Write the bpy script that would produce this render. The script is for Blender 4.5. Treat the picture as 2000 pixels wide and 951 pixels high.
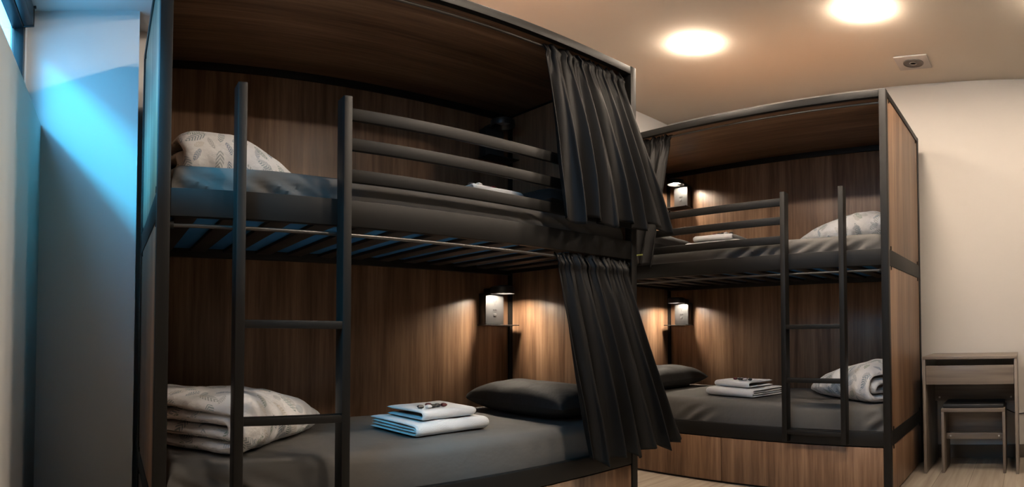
import bpy, bmesh, math, random
from mathutils import Vector, Matrix, noise

for _o in list(bpy.data.objects): bpy.data.objects.remove(_o)
SC = bpy.context.scene
COL = SC.collection
PI = math.pi
sin, cos = math.sin, math.cos

# ---------------------------------------------------------------- camera
EYE = Vector((0, 0, 0.9233))
YAW, PITCH, ROLL, FPX, CY = 0.688663, 0.025748, 0.000881, 1138.698, 618.407
fw = Vector((sin(YAW), cos(YAW), 0)); rt = Vector((cos(YAW), -sin(YAW), 0)); up = Vector((0, 0, 1))
f2 = fw * cos(PITCH) + up * sin(PITCH); u2 = up * cos(PITCH) - fw * sin(PITCH)
r3 = rt * cos(ROLL) + u2 * sin(ROLL); u3 = u2 * cos(ROLL) - rt * sin(ROLL)
cam = bpy.data.cameras.new('camera')
cam.type = 'PANO'; cam.panorama_type = 'EQUIRECTANGULAR'
cam.longitude_min, cam.longitude_max = -1000 / FPX, 1000 / FPX
cam.latitude_min, cam.latitude_max = (CY - 951) / FPX, CY / FPX
cam.clip_start, cam.clip_end = 0.01, 200
cam_o = bpy.data.objects.new('camera', cam); COL.objects.link(cam_o)
cam_o.matrix_world = Matrix(((r3.x, u3.x, -f2.x, EYE.x), (r3.y, u3.y, -f2.y, EYE.y), (r3.z, u3.z, -f2.z, EYE.z), (0, 0, 0, 1)))
SC.camera = cam_o

# ---------------------------------------------------------------- exposure, sky, light constants
SC.view_settings.view_transform = 'Standard'
SC.view_settings.look = 'None'
SC.view_settings.gamma = 1
SC.view_settings.use_curve_mapping = False
SC.view_settings.exposure = 0.0
SC.cycles.diffuse_bounces = 1
DOWN_POWER, DOWN_COL = 270.0, (1.0, 0.83, 0.66)
READ_POWER, READ_COL = 360.0, (1.0, 0.86, 0.68)
SKY_COL, SKY_POWER = (0.05, 0.62, 1.0), 1700.0
WORLD_COL, WORLD_STR = (0.19, 0.58, 1.0), 11.0

W_ = bpy.data.worlds.new('sky'); SC.world = W_; W_.use_nodes = True
nt = W_.node_tree; nt.nodes.clear()
wo = nt.nodes.new('ShaderNodeOutputWorld'); wb = nt.nodes.new('ShaderNodeBackground')
wtc = nt.nodes.new('ShaderNodeTexCoord'); wsep = nt.nodes.new('ShaderNodeSeparateXYZ')
wr = nt.nodes.new('ShaderNodeValToRGB')
wr.color_ramp.elements[0].position = 0.53; wr.color_ramp.elements[0].color = (0.05, 0.22, 0.40, 1)
wr.color_ramp.elements[1].position = 0.68; wr.color_ramp.elements[1].color = (*WORLD_COL, 1)
wmap = nt.nodes.new('ShaderNodeMath'); wmap.operation = 'MULTIPLY_ADD'; wmap.inputs[1].default_value = 0.5; wmap.inputs[2].default_value = 0.5
nt.links.new(wtc.outputs['Generated'], wsep.inputs[0]); nt.links.new(wsep.outputs['Z'], wmap.inputs[0])
nt.links.new(wmap.outputs[0], wr.inputs[0]); nt.links.new(wr.outputs[0], wb.inputs[0])
wb.inputs[1].default_value = WORLD_STR; nt.links.new(wb.outputs[0], wo.inputs[0])

# the bright strip of sky between the eaves and the neighbouring roof, outside the high window
sl = bpy.data.lights.new('sky_strip', 'AREA'); sl.shape = 'RECTANGLE'
sl.size, sl.size_y = 8.0, 0.85; sl.energy = SKY_POWER; sl.color = SKY_COL
so = bpy.data.objects.new('sky_strip', sl); COL.objects.link(so)
zz = Vector((-3.58, 0, 3.95)).normalized(); xx = Vector((0, 1, 0)); yy = zz.cross(xx)
so.matrix_world = Matrix(((xx.x, yy.x, zz.x, -3.925), (xx.y, yy.y, zz.y, 0.5), (xx.z, yy.z, zz.z, 5.87), (0, 0, 0, 1)))

# ---------------------------------------------------------------- dimensions (metres)
CEIL = 2.76
XR, XL, YB, YF = 4.06, -0.345, 2.86, -3.0
LX, LY = 0.132, 1.7194            # left bunk: front ladder-end corner
RX, RY = 2.9829, 0.7148           # right bunk: front ladder-end corner
BL, BW, BP = 2.05, 0.9421, 0.04   # bunk length, depth, post
ZT, TR = 2.2687, 2.2215           # bunk top, underside of top rails
M1, M0, L1, L0 = 1.3521, 1.2636, 0.3719, 0.2897

# ---------------------------------------------------------------- materials
def mat(name, col=(.8, .8, .8), rough=.5, metal=0.0, spec=.5):
    m = bpy.data.materials.new(name); m.use_nodes = True
    b = m.node_tree.nodes['Principled BSDF']
    b.inputs['Base Color'].default_value = (*col, 1); b.inputs['Roughness'].default_value = rough
    b.inputs['Metallic'].default_value = metal; b.inputs['Specular IOR Level'].default_value = spec
    return m
def nd(m, typ, **kw):
    n = m.node_tree.nodes.new(typ)
    for k, v in kw.items(): setattr(n, k, v)
    return n
def ln(m, a, b): m.node_tree.links.new(a, b)
def bsdf(m): return m.node_tree.nodes['Principled BSDF']
def noise_bump(m, scale, strength, dist=.002, detail=4):
    tc = nd(m, 'ShaderNodeTexCoord'); n = nd(m, 'ShaderNodeTexNoise'); n.inputs['Scale'].default_value = scale; n.inputs['Detail'].default_value = detail
    b = nd(m, 'ShaderNodeBump'); b.inputs['Strength'].default_value = strength; b.inputs['Distance'].default_value = dist
    ln(m, tc.outputs['Object'], n.inputs['Vector']); ln(m, n.outputs['Fac'], b.inputs['Height']); ln(m, b.outputs[0], bsdf(m).inputs['Normal'])
    return n
def vary(m, c0, c1, scale):
    tc = nd(m, 'ShaderNodeTexCoord'); n = nd(m, 'ShaderNodeTexNoise'); n.inputs['Scale'].default_value = scale
    r = nd(m, 'ShaderNodeValToRGB'); r.color_ramp.elements[0].color = (*c0, 1); r.color_ramp.elements[1].color = (*c1, 1)
    r.color_ramp.elements[0].position = .35; r.color_ramp.elements[1].position = .65
    ln(m, tc.outputs['Object'], n.inputs['Vector']); ln(m, n.outputs['Fac'], r.inputs['Fac']); ln(m, r.outputs[0], bsdf(m).inputs['Base Color'])
def wood(name, axis, dark, mid, light, rough=.40, fine=60, coarse=9):
    m = mat(name, mid, rough, 0, .5)
    tc = nd(m, 'ShaderNodeTexCoord'); oi = nd(m, 'ShaderNodeObjectInfo')
    off = nd(m, 'ShaderNodeVectorMath', operation='ADD'); cmb = nd(m, 'ShaderNodeCombineXYZ')
    mul = nd(m, 'ShaderNodeMath', operation='MULTIPLY'); mul.inputs[1].default_value = 13.0
    ln(m, oi.outputs['Random'], mul.inputs[0])
    for i in range(3): ln(m, mul.outputs[0], cmb.inputs[i])
    ln(m, tc.outputs['Object'], off.inputs[0]); ln(m, cmb.outputs[0], off.inputs[1])
    facs = []
    for sc, det, dst in ((coarse, 3, .6), (fine, 6, .2), (fine * 3.2, 2, 0)):
        mp = nd(m, 'ShaderNodeMapping'); s = [sc, sc, sc]; s[axis] = sc * .045
        mp.inputs['Scale'].default_value = s
        n = nd(m, 'ShaderNodeTexNoise'); n.inputs['Scale'].default_value = 1; n.inputs['Detail'].default_value = det; n.inputs['Distortion'].default_value = dst
        ln(m, off.outputs[0], mp.inputs['Vector']); ln(m, mp.outputs[0], n.inputs['Vector']); facs.append(n.outputs['Fac'])
    a = nd(m, 'ShaderNodeMath', operation='MULTIPLY_ADD'); a.inputs[1].default_value = .55
    b = nd(m, 'ShaderNodeMath', operation='MULTIPLY'); b.inputs[1].default_value = .32
    c = nd(m, 'ShaderNodeMath', operation='MULTIPLY_ADD'); c.inputs[1].default_value = .13
    ln(m, facs[1], b.inputs[0]); ln(m, facs[2], c.inputs[0]); ln(m, b.outputs[0], c.inputs[2]); ln(m, facs[0], a.inputs[0]); ln(m, c.outputs[0], a.inputs[2])
    r = nd(m, 'ShaderNodeValToRGB'); e = r.color_ramp.elements
    e[0].position = .36; e[0].color = (*dark, 1); e[1].position = .64; e[1].color = (*light, 1)
    k = e.new(.5); k.color = (*mid, 1)
    ln(m, a.outputs[0], r.inputs['Fac']); ln(m, r.outputs[0], bsdf(m).inputs['Base Color'])
    bp = nd(m, 'ShaderNodeBump'); bp.inputs['Strength'].default_value = .15; bp.inputs['Distance'].default_value = .0015
    ln(m, facs[1], bp.inputs['Height']); ln(m, bp.outputs[0], bsdf(m).inputs['Normal'])
    return m
def emit(name, col, strength):
    m = bpy.data.materials.new(name); m.use_nodes = True; t = m.node_tree; t.nodes.clear()
    o = t.nodes.new('ShaderNodeOutputMaterial'); e = t.nodes.new('ShaderNodeEmission')
    e.inputs[0].default_value = (*col, 1); e.inputs[1].default_value = strength; t.links.new(e.outputs[0], o.inputs[0]); return m

M = {}
WD = ((.098, .049, .026), (.21, .118, .068), (.335, .205, .126))
M['wood_z'] = wood('oak_laminate_upright', 2, *WD)
M['wood_x'] = wood('oak_laminate_along_x', 0, *WD)
M['wood_y'] = wood('oak_laminate_along_y', 1, *WD)
GD = ((.10, .078, .062), (.165, .132, .106), (.22, .18, .145))
M['grey_z'] = wood('grey_oak_upright', 2, *GD, fine=45)
M['grey_y'] = wood('grey_oak_along_y', 1, *GD, fine=45)
M['metal'] = mat('black_powder_coat', (.006, .0056, .0051), .5, 0, .25); noise_bump(M['metal'], 400, .06, .0004)
M['metal_rod'] = mat('dark_steel_rod', (.10, .095, .09), .35, .8)
M['black'] = mat('black_plastic', (.012, .012, .013), .4)
M['plate'] = mat('brushed_grey_plate', (.030, .030, .031), .4, .0); noise_bump(M['plate'], 120, .05, .0003)
M['white_plastic'] = mat('white_plastic', (.72, .71, .69), .4)
M['slat'] = mat('dark_slat_wood', (.016, .011, .008), .6); noise_bump(M['slat'], 60, .2)
M['blue_ticking'] = mat('blue_mattress_base', (.03, .19, .46), .8); noise_bump(M['blue_ticking'], 300, .1)
M['sheet'] = mat('dark_grey_sheet', (.105, .100, .095), .8, 0, .25); noise_bump(M['sheet'], 14, .35, .012, 3)
M['pillow'] = mat('charcoal_cotton', (.024, .023, .023), .75, 0, .3); noise_bump(M['pillow'], 12, .4, .012, 3)
M['curtain'] = mat('black_blackout_cloth', (.0075, .0073, .0073), .55, 0, .18); noise_bump(M['curtain'], 9, .25, .01, 3)
M['towel'] = mat('white_terry', (.78, .78, .79), .95, 0, .1); noise_bump(M['towel'], 420, .8, .003, 2)
M['paint'] = mat('off_white_paint', (.82, .80, .775), .85, 0, .2); noise_bump(M['paint'], 90, .05, .001)
M['paint_beige_dimmed'] = mat('beige_wall_paint_dimmed', (.55, .512, .47), .85, 0, .2); noise_bump(M['paint_beige_dimmed'], 90, .05, .001)  # wall paint darkened in colour to offset the strong ceiling lights
M['ceil'] = mat('ceiling_paint', (.82, .73, .62), .9, 0, .2); noise_bump(M['ceil'], 70, .04, .001)
M['paint_dark'] = mat('bounce_cutting_paint', (.10, .088, .08), .8); noise_bump(M['paint_dark'], 90, .05, .001)  # dark tone given to the unseen front wall to cut bounce light
M['cushion'] = mat('black_vinyl', (.012, .012, .013), .5); noise_bump(M['cushion'], 200, .15, .001)
M['screw'] = mat('white_screw_cap', (.6, .58, .55), .4)
M['baseboard'] = mat('dark_taupe_skirting', (.10, .082, .066), .5); noise_bump(M['baseboard'], 50, .1)
M['frame'] = mat('black_window_frame', (.012, .013, .015), .35); noise_bump(M['frame'], 300, .04, .0004)
M['tag'] = mat('olive_print', (.35, .42, .12), .6)
M['lamp_on'] = emit('warm_downlight', DOWN_COL, DOWN_POWER)
M['read_on'] = emit('reading_light_glow', READ_COL, READ_POWER)
M['read_off'] = mat('unlit_diffuser', (.5, .5, .5), .4)
M['vent'] = mat('vent_white', (.55, .50, .46), .6)
M['vent_dark'] = mat('vent_grille_grey', (.16, .14, .13), .6)
for nm, c in (('sweet_red', (.09, .008, .012)), ('sweet_black', (.012, .012, .014)), ('sweet_white', (.7, .7, .72))):
    M[nm] = mat(nm, c, .3); noise_bump(M[nm], 150, .3, .002)

# window glass: clear with a fresnel reflection
g = bpy.data.materials.new('window_glass'); g.use_nodes = True; t = g.node_tree; t.nodes.clear()
o_ = t.nodes.new('ShaderNodeOutputMaterial'); mx = t.nodes.new('ShaderNodeMixShader'); tr_ = t.nodes.new('ShaderNodeBsdfTransparent')
gl = t.nodes.new('ShaderNodeBsdfGlossy'); gl.inputs['Roughness'].default_value = .02; lw = t.nodes.new('ShaderNodeLayerWeight'); lw.inputs[0].default_value = .08
tr_.inputs[0].default_value = (.88, .97, 1, 1)
pw_ = t.nodes.new('ShaderNodeMath'); pw_.operation = 'POWER'; pw_.inputs[1].default_value = 6.0; lw.inputs[0].default_value = .5
t.links.new(lw.outputs['Facing'], pw_.inputs[0]); t.links.new(pw_.outputs[0], mx.inputs[0]); t.links.new(tr_.outputs[0], mx.inputs[1]); t.links.new(gl.outputs[0], mx.inputs[2]); t.links.new(mx.outputs[0], o_.inputs[0])
M['glass'] = g

# floor: pale oak planks running along x
fm = mat('pale_oak_planks', (.4, .33, .26), .45, 0, .35)
tc = nd(fm, 'ShaderNodeTexCoord'); br = nd(fm, 'ShaderNodeTexBrick')
br.offset = .37; br.inputs['Scale'].default_value = 1; br.inputs['Brick Width'].default_value = 1.22; br.inputs['Row Height'].default_value = .2
br.inputs['Mortar Size'].default_value = .0016; br.inputs['Color1'].default_value = (.33, .278, .222, 1); br.inputs['Color2'].default_value = (.39, .333, .265, 1); br.inputs['Mortar'].default_value = (.12, .095, .07, 1)
mp = nd(fm, 'ShaderNodeMapping'); mp.inputs['Scale'].default_value = (1.6, 30, 1)
ns = nd(fm, 'ShaderNodeTexNoise'); ns.inputs['Scale'].default_value = 1; ns.inputs['Detail'].default_value = 6; ns.inputs['Distortion'].default_value = .4
rp = nd(fm, 'ShaderNodeValToRGB'); rp.color_ramp.elements[0].position = .3; rp.color_ramp.elements[0].color = (.62, .58, .54, 1); rp.color_ramp.elements[1].position = .7; rp.color_ramp.elements[1].color = (1, 1, 1, 1)
mi = nd(fm, 'ShaderNodeMix', data_type='RGBA', blend_type='MULTIPLY'); mi.inputs[0].default_value = 1
ln(fm, tc.outputs['Object'], br.inputs['Vector']); ln(fm, tc.outputs['Object'], mp.inputs['Vector']); ln(fm, mp.outputs[0], ns.inputs['Vector']); ln(fm, ns.outputs['Fac'], rp.inputs['Fac'])
ln(fm, br.outputs['Color'], mi.inputs[6]); ln(fm, rp.outputs[0], mi.inputs[7]); ln(fm, mi.outputs[2], bsdf(fm).inputs['Base Color'])
M['floor'] = fm

# duvet: white cotton printed with fern leaves in blue grey, green and beige (printed on the UVs, in metres)
dm = mat('leaf_print_cotton', (.74, .73, .72), .85, 0, .2)
tc = nd(dm, 'ShaderNodeTexCoord')
prev = None
base = nd(dm, 'ShaderNodeRGB'); base.outputs[0].default_value = (.68, .675, .68, 1); prev = base.outputs[0]
for li, (sc, seed, cA, cB, lw_) in enumerate(((9.5, 0.0, (.17, .25, .31), (.56, .52, .46), .48), (12.0, 3.7, (.22, .29, .24), (.34, .39, .46), .42), (15.0, 8.3, (.60, .56, .50), (.13, .20, .29), .4))):
    mp = nd(dm, 'ShaderNodeMapping'); mp.inputs['Location'].default_value = (seed, seed * .7, 0); mp.inputs['Scale'].default_value = (sc, sc, sc)
    vo = nd(dm, 'ShaderNodeTexVoronoi', voronoi_dimensions='2D'); vo.inputs['Scale'].default_value = 1; vo.inputs['Randomness'].default_value = .75
    sb = nd(dm, 'ShaderNodeVectorMath', operation='SUBTRACT'); sp = nd(dm, 'ShaderNodeSeparateColor')
    an = nd(dm, 'ShaderNodeMath', operation='MULTIPLY'); an.inputs[1].default_value = 6.283
    vr = nd(dm, 'ShaderNodeVectorRotate', rotation_type='Z_AXIS'); sx = nd(dm, 'ShaderNodeSeparateXYZ')
    ln(dm, tc.outputs['UV'], mp.inputs['Vector']); ln(dm, mp.outputs[0], vo.inputs['Vector']); ln(dm, mp.outputs[0], sb.inputs[0]); ln(dm, vo.outputs['Position'], sb.inputs[1])
    ln(dm, vo.outputs['Color'], sp.inputs[0]); ln(dm, sp.outputs[0], an.inputs[0]); ln(dm, sb.outputs[0], vr.inputs['Vector']); ln(dm, an.outputs[0], vr.inputs['Angle']); ln(dm, vr.outputs[0], sx.inputs[0])
    ab = nd(dm, 'ShaderNodeMath', operation='ABSOLUTE'); ln(dm, sx.outputs['Y'], ab.inputs[0])
    xl2 = nd(dm, 'ShaderNodeMath', operation='MULTIPLY'); ln(dm, sx.outputs['X'], xl2.inputs[0]); ln(dm, sx.outputs['X'], xl2.inputs[1])
    lim = nd(dm, 'ShaderNodeMath', operation='MULTIPLY_ADD'); lim.inputs[1].default_value = -.16 / (lw_ * lw_); lim.inputs[2].default_value = .16; ln(dm, xl2.outputs[0], lim.inputs[0])
    ins = nd(dm, 'ShaderNodeMath', operation='LESS_THAN'); ln(dm, ab.outputs[0], ins.inputs[0]); ln(dm, lim.outputs[0], ins.inputs[1])
    ph = nd(dm, 'ShaderNodeMath', operation='MULTIPLY_ADD'); ph.inputs[1].default_value = -1.1; ln(dm, ab.outputs[0], ph.inputs[0]); ln(dm, sx.outputs['X'], ph.inputs[2])
    ph2 = nd(dm, 'ShaderNodeMath', operation='MULTIPLY'); ph2.inputs[1].default_value = 52; ln(dm, ph.outputs[0], ph2.inputs[0])
    si = nd(dm, 'ShaderNodeMath', operation='SINE'); ln(dm, ph2.outputs[0], si.inputs[0])
    st = nd(dm, 'ShaderNodeMath', operation='GREATER_THAN'); st.inputs[1].default_value = -.25; ln(dm, si.outputs[0], st.inputs[0])
    pk = nd(dm, 'ShaderNodeMath', operation='GREATER_THAN'); pk.inputs[1].default_value = .3; ln(dm, sp.outputs[1], pk.inputs[0])
    m1 = nd(dm, 'ShaderNodeMath', operation='MULTIPLY'); ln(dm, ins.outputs[0], m1.inputs[0]); ln(dm, st.outputs[0], m1.inputs[1])
    m2 = nd(dm, 'ShaderNodeMath', operation='MULTIPLY'); ln(dm, m1.outputs[0], m2.inputs[0]); ln(dm, pk.outputs[0], m2.inputs[1])
    m3 = nd(dm, 'ShaderNodeMath', operation='MULTIPLY'); m3.inputs[1].default_value = .95; ln(dm, m2.outputs[0], m3.inputs[0])
    cm = nd(dm, 'ShaderNodeMix', data_type='RGBA'); cm.inputs[6].default_value = (*cA, 1); cm.inputs[7].default_value = (*cB, 1); ln(dm, sp.outputs[2], cm.inputs[0])
    mix = nd(dm, 'ShaderNodeMix', data_type='RGBA'); ln(dm, m3.outputs[0], mix.inputs[0]); ln(dm, prev, mix.inputs[6]); ln(dm, cm.outputs[2], mix.inputs[7]); prev = mix.outputs[2]
ln(dm, prev, bsdf(dm).inputs['Base Color']); noise_bump(dm, 20, .8, .014, 4)
M['duvet'] = dm

# ---------------------------------------------------------------- mesh building
class Frame:
    """maps (s along the bed from the ladder end, d depth from the front, z) to the room"""
    def __init__(self, kind): self.k = kind; self.flip = kind == 'R'
    def __call__(self, s, d, z):
        if self.k == 'L': return Vector((LX + s, LY + d, z))
        if self.k == 'R': return Vector((RX + d, RY + s, z))
        return Vector((s, d, z))
ROOM = Frame('W')

class MB:
    def __init__(self, fr=ROOM): self.fr = fr; self.v = []; self.f = []; self.uv = {}
    def add(self, vs, fs, uvs=None):
        n = len(self.v); self.v += [self.fr(*p) for p in vs]
        for i, f in enumerate(fs):
            f2_ = [n + k for k in f]
            u_ = list(uvs[i]) if uvs else None
            if self.fr.flip: f2_.reverse(); u_ and u_.reverse()
            if u_: self.uv[len(self.f)] = u_
            self.f.append(f2_)
        return self
    def box(self, s0, s1, d0, d1, z0, z1, bev=.002, seg=2):
        bm = bmesh.new(); bmesh.ops.create_cube(bm, size=1)
        for v in bm.verts: v.co = Vector((s0 + (v.co.x + .5) * (s1 - s0), d0 + (v.co.y + .5) * (d1 - d0), z0 + (v.co.z + .5) * (z1 - z0)))
        b = min(bev, .45 * min(s1 - s0, d1 - d0, z1 - z0))
        if b > 0: bmesh.ops.bevel(bm, geom=bm.edges[:], offset=b, segments=seg, affect='EDGES', profile=.5)
        bm.verts.index_update()
        self.add([tuple(v.co) for v in bm.verts], [[v.index for v in f.verts] for f in bm.faces]); bm.free(); return self
    def lathe(self, c, prof, n=32, axis=2):
        vs, fs = [], []
        for (r, h) in prof:
            for i in range(n):
                a = 2 * PI * i / n; p = [0, 0, 0]
                p[axis] = h; p[(axis + 1) % 3] = r * cos(a); p[(axis + 2) % 3] = r * sin(a)
                vs.append((c[0] + p[0], c[1] + p[1], c[2] + p[2]))
        for j in range(len(prof) - 1):
            for i in range(n):
                k = (i + 1) % n; fs.append([j * n + i, j * n + k, (j + 1) * n + k, (j + 1) * n + i])
        fs.append(list(range(n))[::-1]); fs.append([(len(prof) - 1) * n + i for i in range(n)])
        return self.add(vs, fs)
    def tube(self, pts, r, n=10):
        vs, fs = [], []; P = [Vector(p) for p in pts]
        for i, p in enumerate(P):
            tg = (P[min(i + 1, len(P) - 1)] - P[max(i - 1, 0)]).normalized()
            a = tg.cross(Vector((0, 0, 1)) if abs(tg.z) < .9 else Vector((1, 0, 0))).normalized(); b = tg.cross(a)
            for k in range(n):
                an = 2 * PI * k / n; q = p + a * (r * cos(an)) + b * (r * sin(an)); vs.append(tuple(q))
        for i in range(len(P) - 1):
            for k in range(n):
                m_ = (k + 1) % n; fs.append([i * n + k, i * n + m_, (i + 1) * n + m_, (i + 1) * n + k])
        fs.append(list(range(n))[::-1]); fs.append([(len(P) - 1) * n + k for k in range(n)])
        return self.add(vs, fs)
    def prism(self, poly, z0, z1):
        n = len(poly)
        vs = [(x, y, z0) for x, y in poly] + [(x, y, z1) for x, y in poly]
        fs = [list(range(n))[::-1], list(range(n, 2 * n))] + [[i, (i + 1) % n, n + (i + 1) % n, n + i] for i in range(n)]
        return self.add(vs, fs)
    def grid(self, fn, nu, nv, closed_u=False, uvf=None):
        vs = [fn(i / (nu if closed_u else nu - 1), j / (nv - 1)) for j in range(nv) for i in range(nu)]
        fs = []; uvs = []
        for j in range(nv - 1):
            for i in range(nu if closed_u else nu - 1):
                k = (i + 1) % nu; fs.append([j * nu + i, j * nu + k, (j + 1) * nu + k, (j + 1) * nu + i])
                if uvf:
                    du = nu if closed_u else nu - 1
                    uvs.append([uvf(i / du, j / (nv - 1)), uvf((i + 1) / du, j / (nv - 1)), uvf((i + 1) / du, (j + 1) / (nv - 1)), uvf(i / du, (j + 1) / (nv - 1))])
        return self.add(vs, fs, uvs or None)

def wloc(o):
    l = Vector(o.location)
    while o.parent: o = o.parent; l += o.location
    return l
def obj(name, mb, m, parent=None, smooth=True, sharp=35, kind=None):
    lo = Vector([min(v[i] for v in mb.v) for i in range(3)]); hi = Vector([max(v[i] for v in mb.v) for i in range(3)])
    org = Vector(((lo.x + hi.x) / 2, (lo.y + hi.y) / 2, lo.z))
    me = bpy.data.meshes.new(name); me.from_pydata([tuple(v - org) for v in mb.v], [], mb.f)
    if mb.uv:
        ul = me.uv_layers.new(name='UVMap')
        for pi, poly in enumerate(me.polygons):
            if pi in mb.uv:
                for li, c in zip(poly.loop_indices, mb.uv[pi]): ul.data[li].uv = c
    bm = bmesh.new(); bm.from_mesh(me); bmesh.ops.recalc_face_normals(bm, faces=bm.faces[:]); bm.to_mesh(me); bm.free()
    me.materials.append(M[m])
    if smooth:
        for p in me.polygons: p.use_smooth = True
        me.set_sharp_from_angle(angle=math.radians(sharp))
    o = bpy.data.objects.new(name, me); COL.objects.link(o)
    if parent: o.parent = parent; o.location = org - wloc(parent)
    else: o.location = org
    if kind: o['kind'] = kind
    return o
def tag(o, label, cat, group=None):
    o['label'] = label; o['category'] = cat
    if group: o['group'] = group
    return o
def thing(name, loc, label, cat, group=None):
    o = bpy.data.objects.new(name, None); COL.objects.link(o); o.location = loc; o.empty_display_size = .1
    return tag(o, label, cat, group)

# ---------------------------------------------------------------- the room
obj('floor', MB().box(-.62, XR + .12, YF - .1, 3.4, -.1, 0, 0), 'floor', smooth=False, kind='structure')
obj('ceiling', MB().box(-.47, XR + .12, YF - .1, 3.4, CEIL, CEIL + .1, 0), 'ceil', smooth=False, kind='structure')
obj('wall_right', MB().box(XR, XR + .12, YF - .1, 3.4, 0, CEIL, 0), 'paint_beige_dimmed', smooth=False, kind='structure')
obj('wall_front', MB().box(-.62, XR, YF - .1, YF, 0, CEIL, 0), 'paint_dark', smooth=False, kind='structure')
wbk = MB(); wbk.prism([(-.45, 2.72), (.112, 2.72), (.112, 2.95), (.42, 2.95), (.42, YB), (XR, YB), (XR, 3.4), (-.45, 3.4)], 0, CEIL)
obj('wall_back', wbk, 'paint', smooth=False, kind='structure')
LEDGE, WY0, WY1, WZ1 = 1.915, 0.5, 2.66, 2.46
wl = MB(); wl.box(-.49, XL, YF, 2.72, 0, LEDGE, .004)
wl.box(-.49, -.42, WY1, 2.72, LEDGE, CEIL, 0); wl.box(-.49, -.42, YF, WY0, LEDGE, CEIL, 0); wl.box(-.49, -.42, WY0, WY1, WZ1, CEIL, 0)
obj('wall_left', wl, 'paint', sharp=30, kind='structure')
fr = MB()
for a in ((-.475, -.4205, WY1 - .05, WY1 + .002, LEDGE - .002, WZ1), (-.475, -.4205, WY0, WY0 + .05, LEDGE, WZ1), (-.475, -.4205, WY0, WY1, LEDGE, LEDGE + .04), (-.475, -.4205, WY0, WY1, WZ1 - .05, WZ1), (-.465, -.425, 1.75, 1.79, LEDGE, WZ1)): fr.box(*a, .003)
wf = obj('window_1', fr, 'frame', kind='structure')
obj('window_pane', MB().box(-.449, -.443, WY0 + .03, WY1 - .03, LEDGE + .02, WZ1 - .03, 0), 'glass', wf, smooth=False)
obj('trim_1', MB().box(-.42, .45, 2.25, 3.2, 2.57, CEIL, .003), 'paint', kind='structure')
obj('baseboard_right', MB().box(XR - .014, XR, YF, .7, 0, .095, .003).box(XR - .014, XR, .7, 2.86, 0, .095, .003), 'baseboard', kind='structure')

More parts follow.
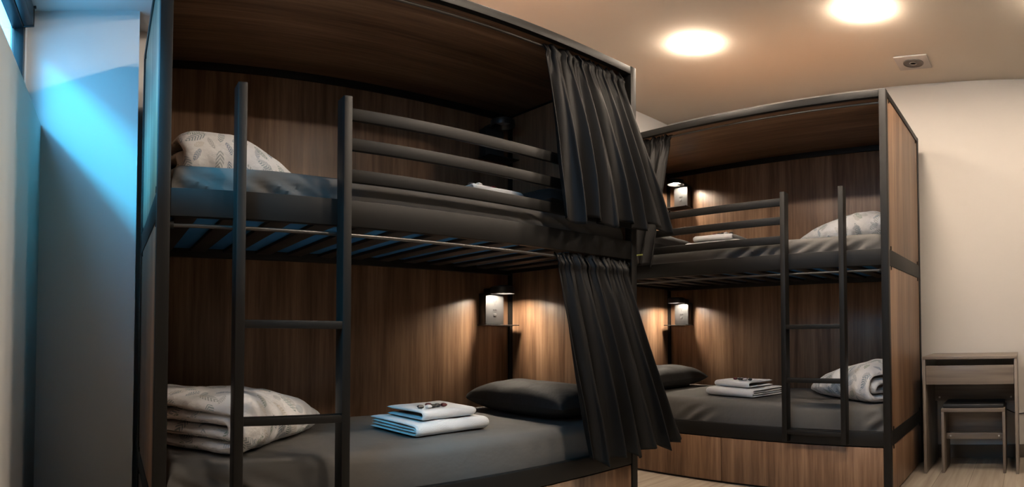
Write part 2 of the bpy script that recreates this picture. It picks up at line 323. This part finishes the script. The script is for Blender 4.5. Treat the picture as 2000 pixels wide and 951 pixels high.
# ---------------------------------------------------------------- bunk beds
def bunk(F, name, label):
    base_loc = F(BL / 2, BW / 2, 0)
    t = thing('bunk_bed', base_loc, label, 'bunk bed', 'walnut and black steel bunk beds')
    wl_ = 'wood_x' if F.k == 'L' else 'wood_y'
    P = BP
    for s in (0, BL - P):
        for d in (0, BW - P): obj('post', MB(F).box(s, s + P, d, d + P, 0, ZT, .003), 'metal', t)
    # horizontal frame: top, middle and base rails
    obj('top_rail', MB(F).box(P, BL - P, 0, .03, TR, ZT - .004, .002), 'metal', t)
    obj('top_rail', MB(F).box(P, BL - P, BW - .035, BW, TR - .025, ZT - .004, .002), 'metal', t)
    for s in (0, BL - .03): obj('end_top_rail', MB(F).box(s, s + .03, P, BW - P, ZT - .04, ZT - .004, .002), 'metal', t)
    for z0, z1, nm in ((M0, M1, 'upper_bed_rail'), (L0, L1, 'lower_bed_rail')):
        obj(nm, MB(F).box(P, BL - P, .003, .033, z0, z1, .003), 'metal', t)
        obj(nm, MB(F).box(P, BL - P, BW - .05, BW - .005, z0 - .012, z1, .003), 'metal', t)
        for s in (.002, BL - .032): obj('end_bed_rail', MB(F).box(s, s + .03, P, BW - P, z0, z1, .002), 'metal', t)
    # laminate panels
    obj('back_panel', MB(F).box(P * .5, BL - P * .5, BW - .020, BW - .006, M1 - .01, TR, .001), 'wood_z', t)
    obj('back_panel', MB(F).box(P * .5, BL - P * .5, BW - .020, BW - .006, L1 - .01, M0 + .01, .001), 'wood_z', t)
    obj('roof_panel', MB(F).box(.03, BL - .03, .03, BW - .03, ZT - .032, ZT - .018, .001), wl_, t)
    for s in (.006, BL - .020):
        for z0, z1 in ((M1, ZT - .04), (L1, M0), (.012, L0)):
            pn = obj('end_panel', MB(F).box(s, s + .014, P - .004, BW - P + .004, z0, z1, .001), 'wood_z', t)
            if s < .1:
                for d in (P + .045, BW - P - .05):
                    for zz_ in ((z0 + .010, z1 - .010) if z0 > .1 else (z1 - .010,)):
                        obj('clip', MB(F).box(.001, .008, d - .004, d + .004, zz_ - .011, zz_ + .011, .001), 'metal', pn)
    # slats that carry the two mattresses
    ns = 13
    for i in range(ns):
        s = .10 + i * (BL - .2) / (ns - 1)
        obj('slat', MB(F).box(s - .036, s + .036, .033, BW - .05, M0 + .012, M0 + .026, .003), 'slat', t)
    obj('bed_board', MB(F).box(P, BL - P, .034, BW - .05, L0 + .004, L0 + .018, .001), 'slat', t)
    # drawers under the bed
    for s0, s1 in ((P + .003, 1.016), (1.021, BL - P - .003)):
        obj('drawer', MB(F).box(s0, s1, .006, .024, .014, L0 - .006, .0015), 'wood_z', t)
    obj('gap_shade_strip', MB(F).box(P, BL - P, .03, .045, 0, .014, 0), 'black', t)  # black strip stands in for the shade in the gap below the drawers
    # guard rails
    for z0, z1 in ((1.631, 1.676), (1.523, 1.567), (1.412, 1.457)):
        obj('guard_rail', MB(F).box(.598, BL - P, -.006, .012, z0, z1, .003), 'metal', t)
    # ladder
    ld = MB(F).box(.232, .600, .008, .016, 1.30, 1.33, .002)
    lo = obj('ladder', ld, 'metal', t)
    for s in (.232, .572): obj('ladder_rail', MB(F).box(s, s + .029, -.046, .012, .300, 1.702, .003), 'metal', lo)
    for z in (.358, .648, .942): obj('rung', MB(F).box(.258, .575, -.044, -.006, z - .013, z + .012, .003), 'metal', lo)
    # curtain rods with end caps
    for d, z in ((.052, 2.204), (.022, 1.238)):
        r = obj('curtain_rod', MB(F).tube([(P, d, z), (BL * .5, d, z), (BL - P, d, z)], .0065, 12), 'metal_rod', t)
        for s in (P, BL - P - .012): obj('rod_cap', MB(F).lathe((s, d, z), [(.008, 0), (.013, 0), (.013, .012), (.008, .012)], 14, 0), 'metal', r)
    return t
FL, FRr = Frame('L'), Frame('R')
bunk(FL, 'l', 'large near two-tier bunk bed with wood panels and black steel frame, beside the blue-lit wall')
bunk(FRr, 'r', 'farther two-tier bunk bed with wood panels and black steel frame, beside the small desk')

# ---------------------------------------------------------------- mattresses
def mattress(F, z0, z1, label, seed, creases):
    t = thing('mattress', F(BL / 2, BW / 2, z0), label, 'mattress', 'dark grey sheeted mattresses')
    s0, s1, d0, d1 = .047, BL - .047, .052, BW - .056
    R = .035; h = z1 - z0
    per = []                                                     # rounded-rectangle section walked from bottom front over the top to bottom back
    def sect(q):                                                 # q in 0..1 -> (d, z)
        L_ = h - R + (d1 - d0 - 2 * R) + h - R + PI * R; x = q * L_
        if x < h - R: return d0, z0 + x
        x -= h - R
        if x < PI * R / 2: a = x / R; return d0 + R - R * cos(a), z1 - R + R * sin(a)
        x -= PI * R / 2
        if x < d1 - d0 - 2 * R: return d0 + R + x, z1
        x -= d1 - d0 - 2 * R
        if x < PI * R / 2: a = x / R; return d1 - R + R * sin(a), z1 - R + R * cos(a)
        x -= PI * R / 2; return d1, z1 - R - x
    def fn(u, v):
        d, z = sect(u); s = s0 + (s1 - s0) * v
        e = min(s - s0, s1 - s); k = 1.0
        if e < R: k = math.sqrt(max(0, 1 - ((R - e) / R) ** 2))
        z = z0 + (z - z0) * (.72 + .28 * k) if e < R else z
        n = noise.noise(Vector((s * 2.3 + seed, d * 3.1, z * 4)))
        z -= .006 * abs(n) * (z > z0 + .06)
        if d < d0 + .02:                                         # gathered creases of the fitted sheet on the front face
            t_ = (z - z0) / h
            for c, wd in creases:
                w = math.exp(-((s - c) / wd) ** 2)
                d += w * .014 * sin(46 * (s - c) + 13 * t_ ** 1.5 + 2 * n) * sin(PI * min(1, t_ * 1.15)) 
            d -= .006 * max(0, sin(PI * t_))
        return (s, d, z)
    mb = MB(F); mb.grid(fn, 84, 220)
    # close the ends
    for v in (0, 1):
        ring = [fn(i / 40, v) for i in range(41)]; c = (s0 if v == 0 else s1)
        mb.add(ring, [list(range(41))])
    obj('fitted_sheet', mb, 'sheet', t, sharp=60)
    obj('mattress_base', MB(F).box(s0, s1, d0 + .002, d1 - .002, z0 - .001, z0 + .02, .002), 'blue_ticking', t)
    return t
ML, MU = .510, 1.448
UB, LB = M0 + .0275, L0 + .02
mattress(FL, LB, ML, 'dark grey mattress on the lower bunk of the near bed, under the blue-tinted towels', 1.3, ((.2, .2), (1.9, .1)))
mattress(FL, UB, MU, 'dark grey mattress on the upper bunk of the near bed, behind its guard rails', 5.1, ((.42, .13), (.13, .08), (1.6, .2)))
mattress(FRr, LB, ML, 'dark grey mattress on the lower bunk of the farther bed, above its drawers', 9.4, ((.09, .05), (1.2, .1)))
mattress(FRr, UB, MU, 'dark grey creased mattress on the upper bunk of the farther bed', 12.7, ((.28, .16), (.5, .18), (.85, .15)))

# ---------------------------------------------------------------- folded cloth (duvets and towels)
def fold(F, c, ang, la, lb, H, th, warp=None, seed=0, na=36, nb=22, gap=.0015, amp=0.0, uvk=1.0, nest=2):
    """nested C-shaped folds: spine along a (from c, turned by ang), layers open at both a-ends, running back by lb"""
    mb = MB(F)
    ca, sa = cos(ang), sin(ang)
    for k in range(nest):
        off = k * (th + gap); R = (H - th) / 2 - off; zc = H / 2
        if R < th * .35: break
        path = []                                                # centre line with normals, from top back over the spine to bottom back
        flat = lb - H / 2
        jl = flat - (.012 * k if nest > 1 else 0)
        for i in range(nb + 1): path.append((H / 2 + jl * (1 - i / nb), zc + R, 0, 1))
        for i in range(1, 12): a = PI * i / 12; path.append((H / 2 - R * sin(a), zc + R * cos(a), -sin(a), cos(a)))
        for i in range(nb + 1): path.append((H / 2 + jl * i / nb, zc - R, 0, -1))
        n = len(path); ring = 2 * n
        dist = [0]
        for i in range(1, n): dist.append(dist[-1] + math.hypot(path[i][0] - path[i - 1][0], path[i][1] - path[i - 1][1]))
        def pt(j, v):
            i, side = (j, 1) if j < n else (ring - 1 - j, -1)
            b, z, nb_, nz_ = path[i]
            e = min(v, 1 - v) * la; rr = th * 1.2
            tf = math.sqrt(max(.02, 1 - max(0, (rr - e) / rr) ** 2)) if e < rr else 1
            tail = min(dist[i], dist[-1] - dist[i]); tf *= math.sqrt(max(.05, 1 - max(0, (th - tail) / th) ** 2)) if tail < th else 1
            b += nb_ * side * th / 2 * tf; z += nz_ * side * th / 2 * tf
            a = (v - .5) * la + .5 * la
            if amp:
                nn = noise.noise(Vector((a * 7 + seed + k * 3.1, b * 7, z * 9)))
                n2 = noise.noise(Vector((a * 17 + seed, b * 15 + k * 5, z * 20)))
                z += amp * nn * min(1, z / .04) + amp * .4 * n2 * min(1, z / .04); b += amp * .8 * n2; a += amp * .9 * noise.noise(Vector((b * 9 + seed, z * 22, k * 2.0)))
            if warp: a, b, z = warp(a, b, z)
            z = max(z, .001)
            s = c[0] + ca * a - sa * b; d = c[1] + sa * a + ca * b
            s = max(s, .05 + .002 * k) if s < .05 else s
            return (s, min(max(d, .045), BW - .03), c[2] + z)
        vs = [pt(j, v / (na - 1)) for v in range(na) for j in range(ring)]
        fs, uvs = [], []
        for v in range(na - 1):
            for j in range(ring):
                q = (j + 1) % ring; fs.append([v * ring + j, v * ring + q, (v + 1) * ring + q, (v + 1) * ring + j])
                uj = (dist[j] if j < n else dist[ring - 1 - j] + 1.7) + k * 2.3 + seed; uq = (dist[q] if q < n else dist[ring - 1 - q] + 1.7) + k * 2.3 + seed
                v0, v1 = v / (na - 1) * la, (v + 1) / (na - 1) * la
                uvs.append([(uj, v0), (uq, v0), (uq, v1), (uj, v1)])
        fs.append(list(range(ring))); uvs.append([(0, 0)] * ring)
        fs.append([(na - 1) * ring + j for j in range(ring)]); uvs.append([(0, 0)] * ring)
        mb.add(vs, fs, uvs)
    return mb

def duvet(F, c, deg, la, lb, H, z, label, seed, tip=.28, peak=.2):
    def warp(a, b, zz_):
        q = a / la
        k = 1 - (1 - tip) * max(0, (q - peak) / (1 - peak)) ** 1.5
        if q < peak: k *= 1 - .10 * ((peak - q) / peak) ** 2
        bulge = 1 + .16 * sin(PI * min(1, max(0, b / lb))) * sin(PI * min(1, q * .9 + .1))
        zz_ = zz_ * k * bulge
        # the far end draws in to a rounded tip
        b2 = b + (.16 * max(0, q - .55) ** 1.5 * 2.2) * (1 - b / lb)
        b2 = b2 - .35 * max(0, q - .5) ** 2 * b
        return a, b2, zz_
    mb = fold(F, (c[0], c[1], z), math.radians(deg), la, lb, H, H * .235, warp, seed, 90, 34, .004, .015, nest=2)
    o = obj('duvet', mb, 'duvet', sharp=80)
    return tag(o, label, 'duvet', 'folded leaf-print duvets')
duvet(FL, (.30, .055), 47, .84, .52, .185, ML, 'folded white leaf-print duvet at the ladder end of the near lower bunk', 0.4)
duvet(FL, (.12, .30), 14, .60, .50, .225, MU, 'white leaf-print duvet heaped on the upper bunk of the near bed, behind the ladder top', 4.2, .35, .3)
duvet(FRr, (.155, .06), 38, .76, .50, .20, ML, 'folded white leaf-print duvet on the farther lower bunk, behind the ladder', 7.9)
duvet(FRr, (.09, .22), 12, .68, .50, .165, MU, 'white leaf-print duvet on the farther upper bunk, right under the wood side panel', 11.6, .3, .25)

# ---------------------------------------------------------------- dark pillows
def pillow(F, s, d, z, ws, wd, h, rot, label, seed):
    mb = MB(F); ca, sa = cos(rot), sin(rot)
    def prof(u, v):
        e = max(0, 1 - abs(u) ** 3.0) * max(0, 1 - abs(v) ** 3.4)
        return e ** .45
    for sg in (1, -1):
        def fn(u, v):
            U, V = 2 * u - 1, 2 * v - 1
            k = prof(U, V); pin = 1 - .10 * (U * U * (1 - V * V * .6) + 0) * 0
            x = U * ws / 2 * (1 - .07 * (1 - V * V) * 0 - .06 * V * V * (abs(U) ** 3) * 0); y = V * wd / 2
            x *= 1 - .05 * (1 - abs(V) ** 2) * abs(U) ** 4; y *= 1 - .05 * (1 - abs(U) ** 2) * abs(V) ** 4
            n = noise.noise(Vector((U * 2.1 + seed, V * 2.6, sg)))
            zc = h * .40
            zz_ = zc + (h * .60 if sg > 0 else -h * .40) * k + (.010 * n * k if sg > 0 else 0)
            zz_ = max(zz_, .001)
            return (s + ca * x - sa * y, d + sa * x + ca * y, z + zz_)
        mb.grid(fn, 40, 56)
    o = obj('pillow', mb, 'pillow', sharp=75)
    return tag(o, label, 'pillow', 'charcoal pillows')
pillow(FL, 1.825, .47, ML, .36, .72, .165, .03, 'charcoal pillow on the near lower bunk, right of the white towels', .5)
pillow(FL, 1.80, .46, MU, .40, .72, .16, -.02, 'charcoal pillow in the dark head end of the near upper bunk', 3.1)
pillow(FRr, 1.80, .46, ML, .40, .72, .165, .02, 'charcoal pillow on the farther lower bunk, below the lit reading light', 6.6)
pillow(FRr, 1.78, .40, MU, .40, .70, .165, .0, 'charcoal pillow on the farther upper bunk, beside the black curtain', 8.8)

# ---------------------------------------------------------------- towels and sweets
def towels(F, s, d, z, deg, where, seed):
    a = math.radians(deg); ca, sa = cos(a), sin(a)
    ph = .052
    tag(obj('bath_towel', fold(F, (s, d, z), a, .385, .33, ph, .0125, None, seed, 30, 14, .0012, .004, nest=2), 'towel', sharp=80),
        'large white bath towel folded under the hand towel, ' + where, 'towel', 'folded white bath towels')
    s2, d2 = s + ca * .055 - sa * .035, d + sa * .055 + ca * .035
    tag(obj('hand_towel', fold(F, (s2, d2, z + ph + .004), a, .285, .25, .040, .0125, None, seed + 5, 26, 12, .0012, .004, nest=2), 'towel', sharp=70),
        'smaller white hand towel on top of the folded bath towel, ' + where, 'towel', 'folded white hand towels')
    top = z + ph + .046
    row = (('sweet_black', .092, .10), ('sweet_white', .121, .085), ('sweet_black', .150, .094), ('sweet_black', .179, .10), ('sweet_red', .208, .094), ('sweet_red', .160, .135))
    place = ('nearest the ladder', 'second', 'third', 'fourth', 'farthest', 'behind')
    for (m_, pa, pb), pl in zip(row, place):
        mb = MB(F); cs, cd = s + ca * pa - sa * pb, d + sa * pa + ca * pb; rr = random.Random(pa * 991 + seed); ra = rr.uniform(-.35, .35)
        for sg in (1, -1):
            def fn(u, v):
                U, V = 2 * u - 1, 2 * v - 1; k = ((1 - U ** 4) * (1 - abs(V) ** 2.5)) ** .5
                wv = .009 * (1 + .25 * abs(V) ** 6)
                x, y = V * .0132, U * wv
                return (cs + cos(ra) * x - sin(ra) * y, cd + sin(ra) * x + cos(ra) * y, top + .0075 + sg * .0075 * k)
            mb.grid(fn, 11, 13)
        col = {'sweet_black': 'black', 'sweet_white': 'clear white', 'sweet_red': 'dark red'}[m_]
        tag(obj('wrapped_sweet', mb, m_, sharp=80), 'tiny %s wrapped sweet, %s on the towels %s' % (col, pl, where), 'sweet', 'wrapped sweets on the towels')
towels(FL, .985, .20, ML + .002, 7, 'of the near lower bunk', 1.1)
towels(FL, 1.20, .17, MU + .003, 3, 'of the near upper bunk', 2.3)
towels(FRr, .885, .15, ML + .002, 12, 'of the farther lower bunk', 3.9)
towels(FRr, 1.00, .20, MU + .003, -3, 'of the farther upper bunk', 5.7)

# ---------------------------------------------------------------- reading lights with sockets
def reading_light(F, z, on, label):
    s0, s1, d0, d1 = 1.800, 1.930, .862, BW - .0205
    t = thing('reading_light', F((s0 + s1) / 2, d1, z), label, 'reading light', 'reading lights with power outlets')
    obj('housing', MB(F).box(s0, s1, d0, d1, z, z + .175, .004), 'black', t)
    p = obj('socket_plate', MB(F).box(s0 + .002, s1 - .002, d0 - .004, d0, z + .002, z + .160, .0015), 'plate', t)
    sm = (s0 + s1) / 2
    so_ = MB(F)
    for sx_, zx, tl in ((-.008, .128, .5), (.008, .128, -.5), (0, .112, 0)):
        c_, n_ = cos(tl), sin(tl); w_, h_ = .0018, .006
        q = [(-w_, -h_), (w_, -h_), (w_, h_), (-w_, h_)]; ring = [(sm + sx_ + x * c_ - y * n_, z + zx + x * n_ + y * c_) for x, y in q]
        so_.add([(x, d0 - .0046, y) for x, y in ring] + [(x, d0 - .003, y) for x, y in ring], [[0, 1, 2, 3], [4, 5, 6, 7], [0, 1, 5, 4], [1, 2, 6, 5], [2, 3, 7, 6], [3, 0, 4, 7]])
    obj('power_socket', so_, 'black', p, smooth=False)
    us = MB(F)
    for dx in (-.008, .008): us.box(sm + dx - .007, sm + dx + .007, d0 - .0055, d0 - .003, z + .079, z + .087, .0005)
    us.box(sm - .016, sm + .016, d0 - .0048, d0 - .003, z + .074, z + .076, 0)
    obj('usb_ports', us, 'black', p)
    obj('switch', MB(F).box(sm - .010, sm + .010, d0 - .0085, d0 - .003, z + .046, z + .061, .002), 'plate', p)
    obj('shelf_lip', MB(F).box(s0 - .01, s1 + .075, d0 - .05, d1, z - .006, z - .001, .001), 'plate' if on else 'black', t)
    hz = z + .168; hs, hd = 1.862, .785
    hd_o = obj('lamp_head', MB(F).lathe((hs, hd, hz), [(.050, .036), (.062, .002), (.066, 0), (.068, .004), (.066, .036), (.05, .044), (.02, .046)], 36, 2), 'black', t)
    obj('lamp_arm', MB(F).box(hs - .03, hs + .01, hd + .03, d1, hz + .010, hz + .034, .005).tube([(hs, hd + .04, hz + .022), (hs, d1 - .02, hz + .022)], .011, 12), 'black', t)
    obj('diffuser', MB(F).lathe((hs, hd, hz), [(.048, .0358), (.045, .026), (.036, .022), (.022, .0205), (.006, .020)], 32, 2), 'read_on' if on else 'read_off', hd_o)
    return t
reading_light(FL, .963, True, 'lit reading light with socket plate above the charcoal pillow of the near lower bunk')
reading_light(FL, 1.93, False, 'unlit reading light in the dark corner of the near upper bunk')
reading_light(FRr, .975, True, 'lit reading light with socket plate in the farther lower bunk')
reading_light(FRr, 1.925, True, 'lit reading light with socket plate in the farther upper bunk, above the guard rails')

# ---------------------------------------------------------------- curtains
def curtain(F, top, bot, ztop, zbot, dtop, dbot, nf, label, seed, mid=None, bulge=.0):
    """top/bot: (s0, s1); zbot: (left, right); pleats deepen downwards"""
    rnd = random.Random(seed); jit = [rnd.uniform(-.35, .35) for _ in range(nf + 2)]; am = [rnd.uniform(.65, 1.25) for _ in range(nf + 2)]
    mb = MB(F)
    def ph(u):
        x = u * nf; i = int(x); f = x - i; return 2 * PI * x + jit[i] * (1 - f) + jit[min(i + 1, nf + 1)] * f, am[i] * (1 - f) + am[min(i + 1, nf + 1)] * f
    def fn(u, v):
        p, a = ph(u)
        e = v ** 1.2
        s_t = top[0] + (top[1] - top[0]) * u; s_b = bot[0] + (bot[1] - bot[0]) * u
        s = s_t + (s_b - s_t) * e
        zb = zbot[0] + (zbot[1] - zbot[0]) * u
        z = ztop + (zb - ztop) * v
        d = dtop + (dbot - dtop) * v ** .85
        A = (.008 + .023 * min(1, v * 1.3)) * a
        p2 = p + .8 * v * noise.noise(Vector((u * 3 + seed, v * 1.5, 0)))
        w = sin(p2) + .25 * sin(2.3 * p2 + seed + 4 * v)
        d += A * w - bulge * sin(PI * min(1, v)) * sin(PI * u)
        s += .16 * A * sin(2 * p2 + .6)
        d += .010 * noise.noise(Vector((u * 9 + seed, v * 3.2, 1.7))) * v
        if v < .22: d += .010 * (1 - v / .22) * sin(2.5 * p + 5 * noise.noise(Vector((u * 4, seed, 0)))); s += .004 * (1 - v / .22) * sin(5 * p)
        if v < .09:                                              # gathered header over the rod
            q = 1 - v / .09
            d += .008 * q * sin(3 * p + 9 * u) ; z += .008 * q * sin(2.3 * p + 4 * u)
            d += .012 * math.exp(-((v - .045) / .018) ** 2) * -1
        z += .016 * v ** 3 * (sin(p2 * .5 + seed) + .6 * sin(p2))
        return (s, d, z)
    mb.grid(fn, 260, 64)
    o = obj('curtain', mb, 'curtain', sharp=180)
    md = o.modifiers.new('cloth_thickness', 'SOLIDIFY'); md.thickness = .003; md.offset = 0
    return tag(o, label, 'curtain', 'black privacy curtains'), fn
curtain(FL, (1.487, 1.978), (1.475, 2.19), 2.214, (1.372, 1.418), .046, -.10, 7, 'black privacy curtain drawn to the side of the near upper bunk', 3, bulge=.02)
curtain(FL, (1.53, 1.978), (1.625, 2.26), 1.250, (.372, .372), .016, -.10, 6, 'long black curtain hanging below the guard rails on the near lower bunk', 8, bulge=.02)
cr, fnr = curtain(FRr, (1.385, 1.985), (1.435, 2.04), 2.214, (1.335, 1.335), .046, -.115, 8, 'black privacy curtain on the farther upper bunk, half hidden by the nearer curtain', 5)
tg = MB(FRr)
for k, (a, b) in enumerate(((0, .014), (.017, .026), (.029, .052), (.055, .066))):
    tg.box(1.540 - b, 1.540 - a, -.150, -.1475, 1.393, 1.402, 0)
obj('printed_tag', tg, 'tag', cr, smooth=False)

# ---------------------------------------------------------------- desk and stool
DX0, DX1, DY0, DY1, DZ = 3.575, 4.035, .062, .648, .748
dk = thing('desk', (3.8, .355, 0), 'small grey-oak desk with a shallow drawer against the right wall', 'desk')
obj('desktop', MB().box(DX0 - .004, DX1, DY0, DY1, DZ - .018, DZ, .0015), 'grey_y', dk)
for y in (DY0, DY1 - .018): obj('side_panel', MB().box(DX0, DX1, y, y + .018, 0, DZ - .018, .0015), 'grey_z', dk)
dr = obj('drawer', MB().box(DX0 + .002, DX0 + .018, DY0 + .020, DY1 - .020, .572, .690, .0015), 'grey_y', dk)
obj('drawer_tray', MB().box(DX0 + .018, DX1 - .08, DY0 + .03, DY1 - .03, .585, .597, 0).box(DX0 + .018, DX1 - .08, DY0 + .028, DY0 + .04, .585, .66, 0).box(DX0 + .018, DX1 - .08, DY1 - .04, DY1 - .028, .585, .66, 0), 'grey_z', dr)
st_ = obj('back_stretcher', MB().box(DX1 - .10, DX1 - .082, DY0 + .018, DY1 - .018, .425, .575, .001), 'grey_y', dk)
for y in (DY0 + .05, DY1 - .05): obj('screw_cap', MB().lathe((DX1 - .103, y, .45), [(.003, 0), (.007, .001), (.007, .003)], 12, 0), 'screw', st_)
SX0, SX1, SY0, SY1, SZ = 3.60, 3.88, .142, .540, .432
sk = thing('stool', (3.74, .34, 0), 'low grey-oak stool with a black cushioned top, tucked under the desk', 'stool')
obj('seat', MB().box(SX0, SX1, SY0, SY1, SZ - .036, SZ - .014, .0015), 'grey_y', sk)
obj('cushion', MB().box(SX0 + .02, SX1 - .004, SY0 + .008, SY1 - .008, SZ - .0135, SZ + .012, .006, 3), 'cushion', sk)
for y in (SY0, SY1 - .018): obj('leg_panel', MB().box(SX0, SX1, y, y + .018, 0, SZ - .036, .0015), 'grey_z', sk)
obj('rear_panel', MB().box(SX0 + .20, SX0 + .216, SY0 + .018, SY1 - .018, .235, SZ - .036, .001), 'grey_y', sk)
cb = obj('crossbar', MB().box(SX0 + .10, SX0 + .118, SY0 + .018, SY1 - .018, .205, .245, .001), 'grey_y', sk)
for y in (SY0 + .045, SY1 - .045): obj('screw_cap', MB().lathe((SX0 + .097, y, .226), [(.003, 0), (.006, .001), (.006, .003)], 12, 0), 'screw', cb)
pts = []
for i in range(26):
    q = i / 25; pts.append((XR - .006, .20 - .30 * q, .385 - .10 * sin(PI * q * .9) + .06 * q))
tag(obj('power_cord', MB().tube(pts, .0035, 8), 'black'), 'thin dark power cord sagging along the wall behind the desk', 'cord')

# ---------------------------------------------------------------- ceiling fittings
def downlight(x, y, label):
    t = thing('ceiling_light', (x, y, CEIL - .03), label, 'ceiling light', 'round surface ceiling lights')
    obj('rim', MB().lathe((x, y, CEIL), [(.088, -.0005), (.092, -.002), (.092, -.006), (.088, -.008)], 48, 2), 'white_plastic', t)
    obj('diffuser', MB().lathe((x, y, CEIL), [(.095, -.006), (.096, -.013), (.093, -.018), (.086, -.021), (.06, -.023), (.02, -.024)], 48, 2), 'lamp_on', t)
downlight(2.887, 1.83, 'round bright ceiling light above the gap between the two bunk beds')
downlight(2.889, .80, 'round bright ceiling light nearer the desk, beside the square vent')
for x, y, w_ in ((1.62, 1.83, 'over the near bunk roof'), (1.62, .80, 'over the middle of the room'), (2.889, -.23, 'in front of the desk'), (1.62, -.23, 'above the photographer')):
    downlight(x, y, 'round bright ceiling light out of the frame, ' + w_)
vt = thing('ceiling_vent', (3.66, .69, CEIL - .02), 'square white ceiling vent with a round grey grille', 'vent')
obj('cover', MB().box(3.555, 3.770, .585, .800, CEIL - .012, CEIL, .004), 'vent', vt)
gr = MB()
gr.lathe((3.66, .69, CEIL - .0125), [(.066, 0), (.066, -.006), (.060, -.007), (.058, -.003)], 40, 2)
obj('grille', gr, 'vent_dark', vt)
for r in (.022, .036, .050):
    obj('grille_ring', MB().lathe((3.66, .69, CEIL - .0155), [(r - .004, -.0005), (r - .002, -.004), (r + .002, -.004), (r + .004, -.0005)], 36, 2), 'vent', vt) if r < .03 else None

# ---------------------------------------------------------------- roller blind over the high window
rb = thing('roller_blind', (-.41, .1, 2.41), 'black roller blind cassette rolled up over the high window', 'blind')
obj('cassette', MB().box(-.4195, -.374, WY0 - .02, 2.60, 2.412, 2.525, .006), 'black', rb)
obj('end_cap', MB().box(-.4198, -.371, 2.600, 2.612, 2.409, 2.528, .003), 'frame', rb)
obj('bracket', MB().box(-.40, -.362, 2.585, 2.60, 2.512, 2.525, .002), 'frame', rb)
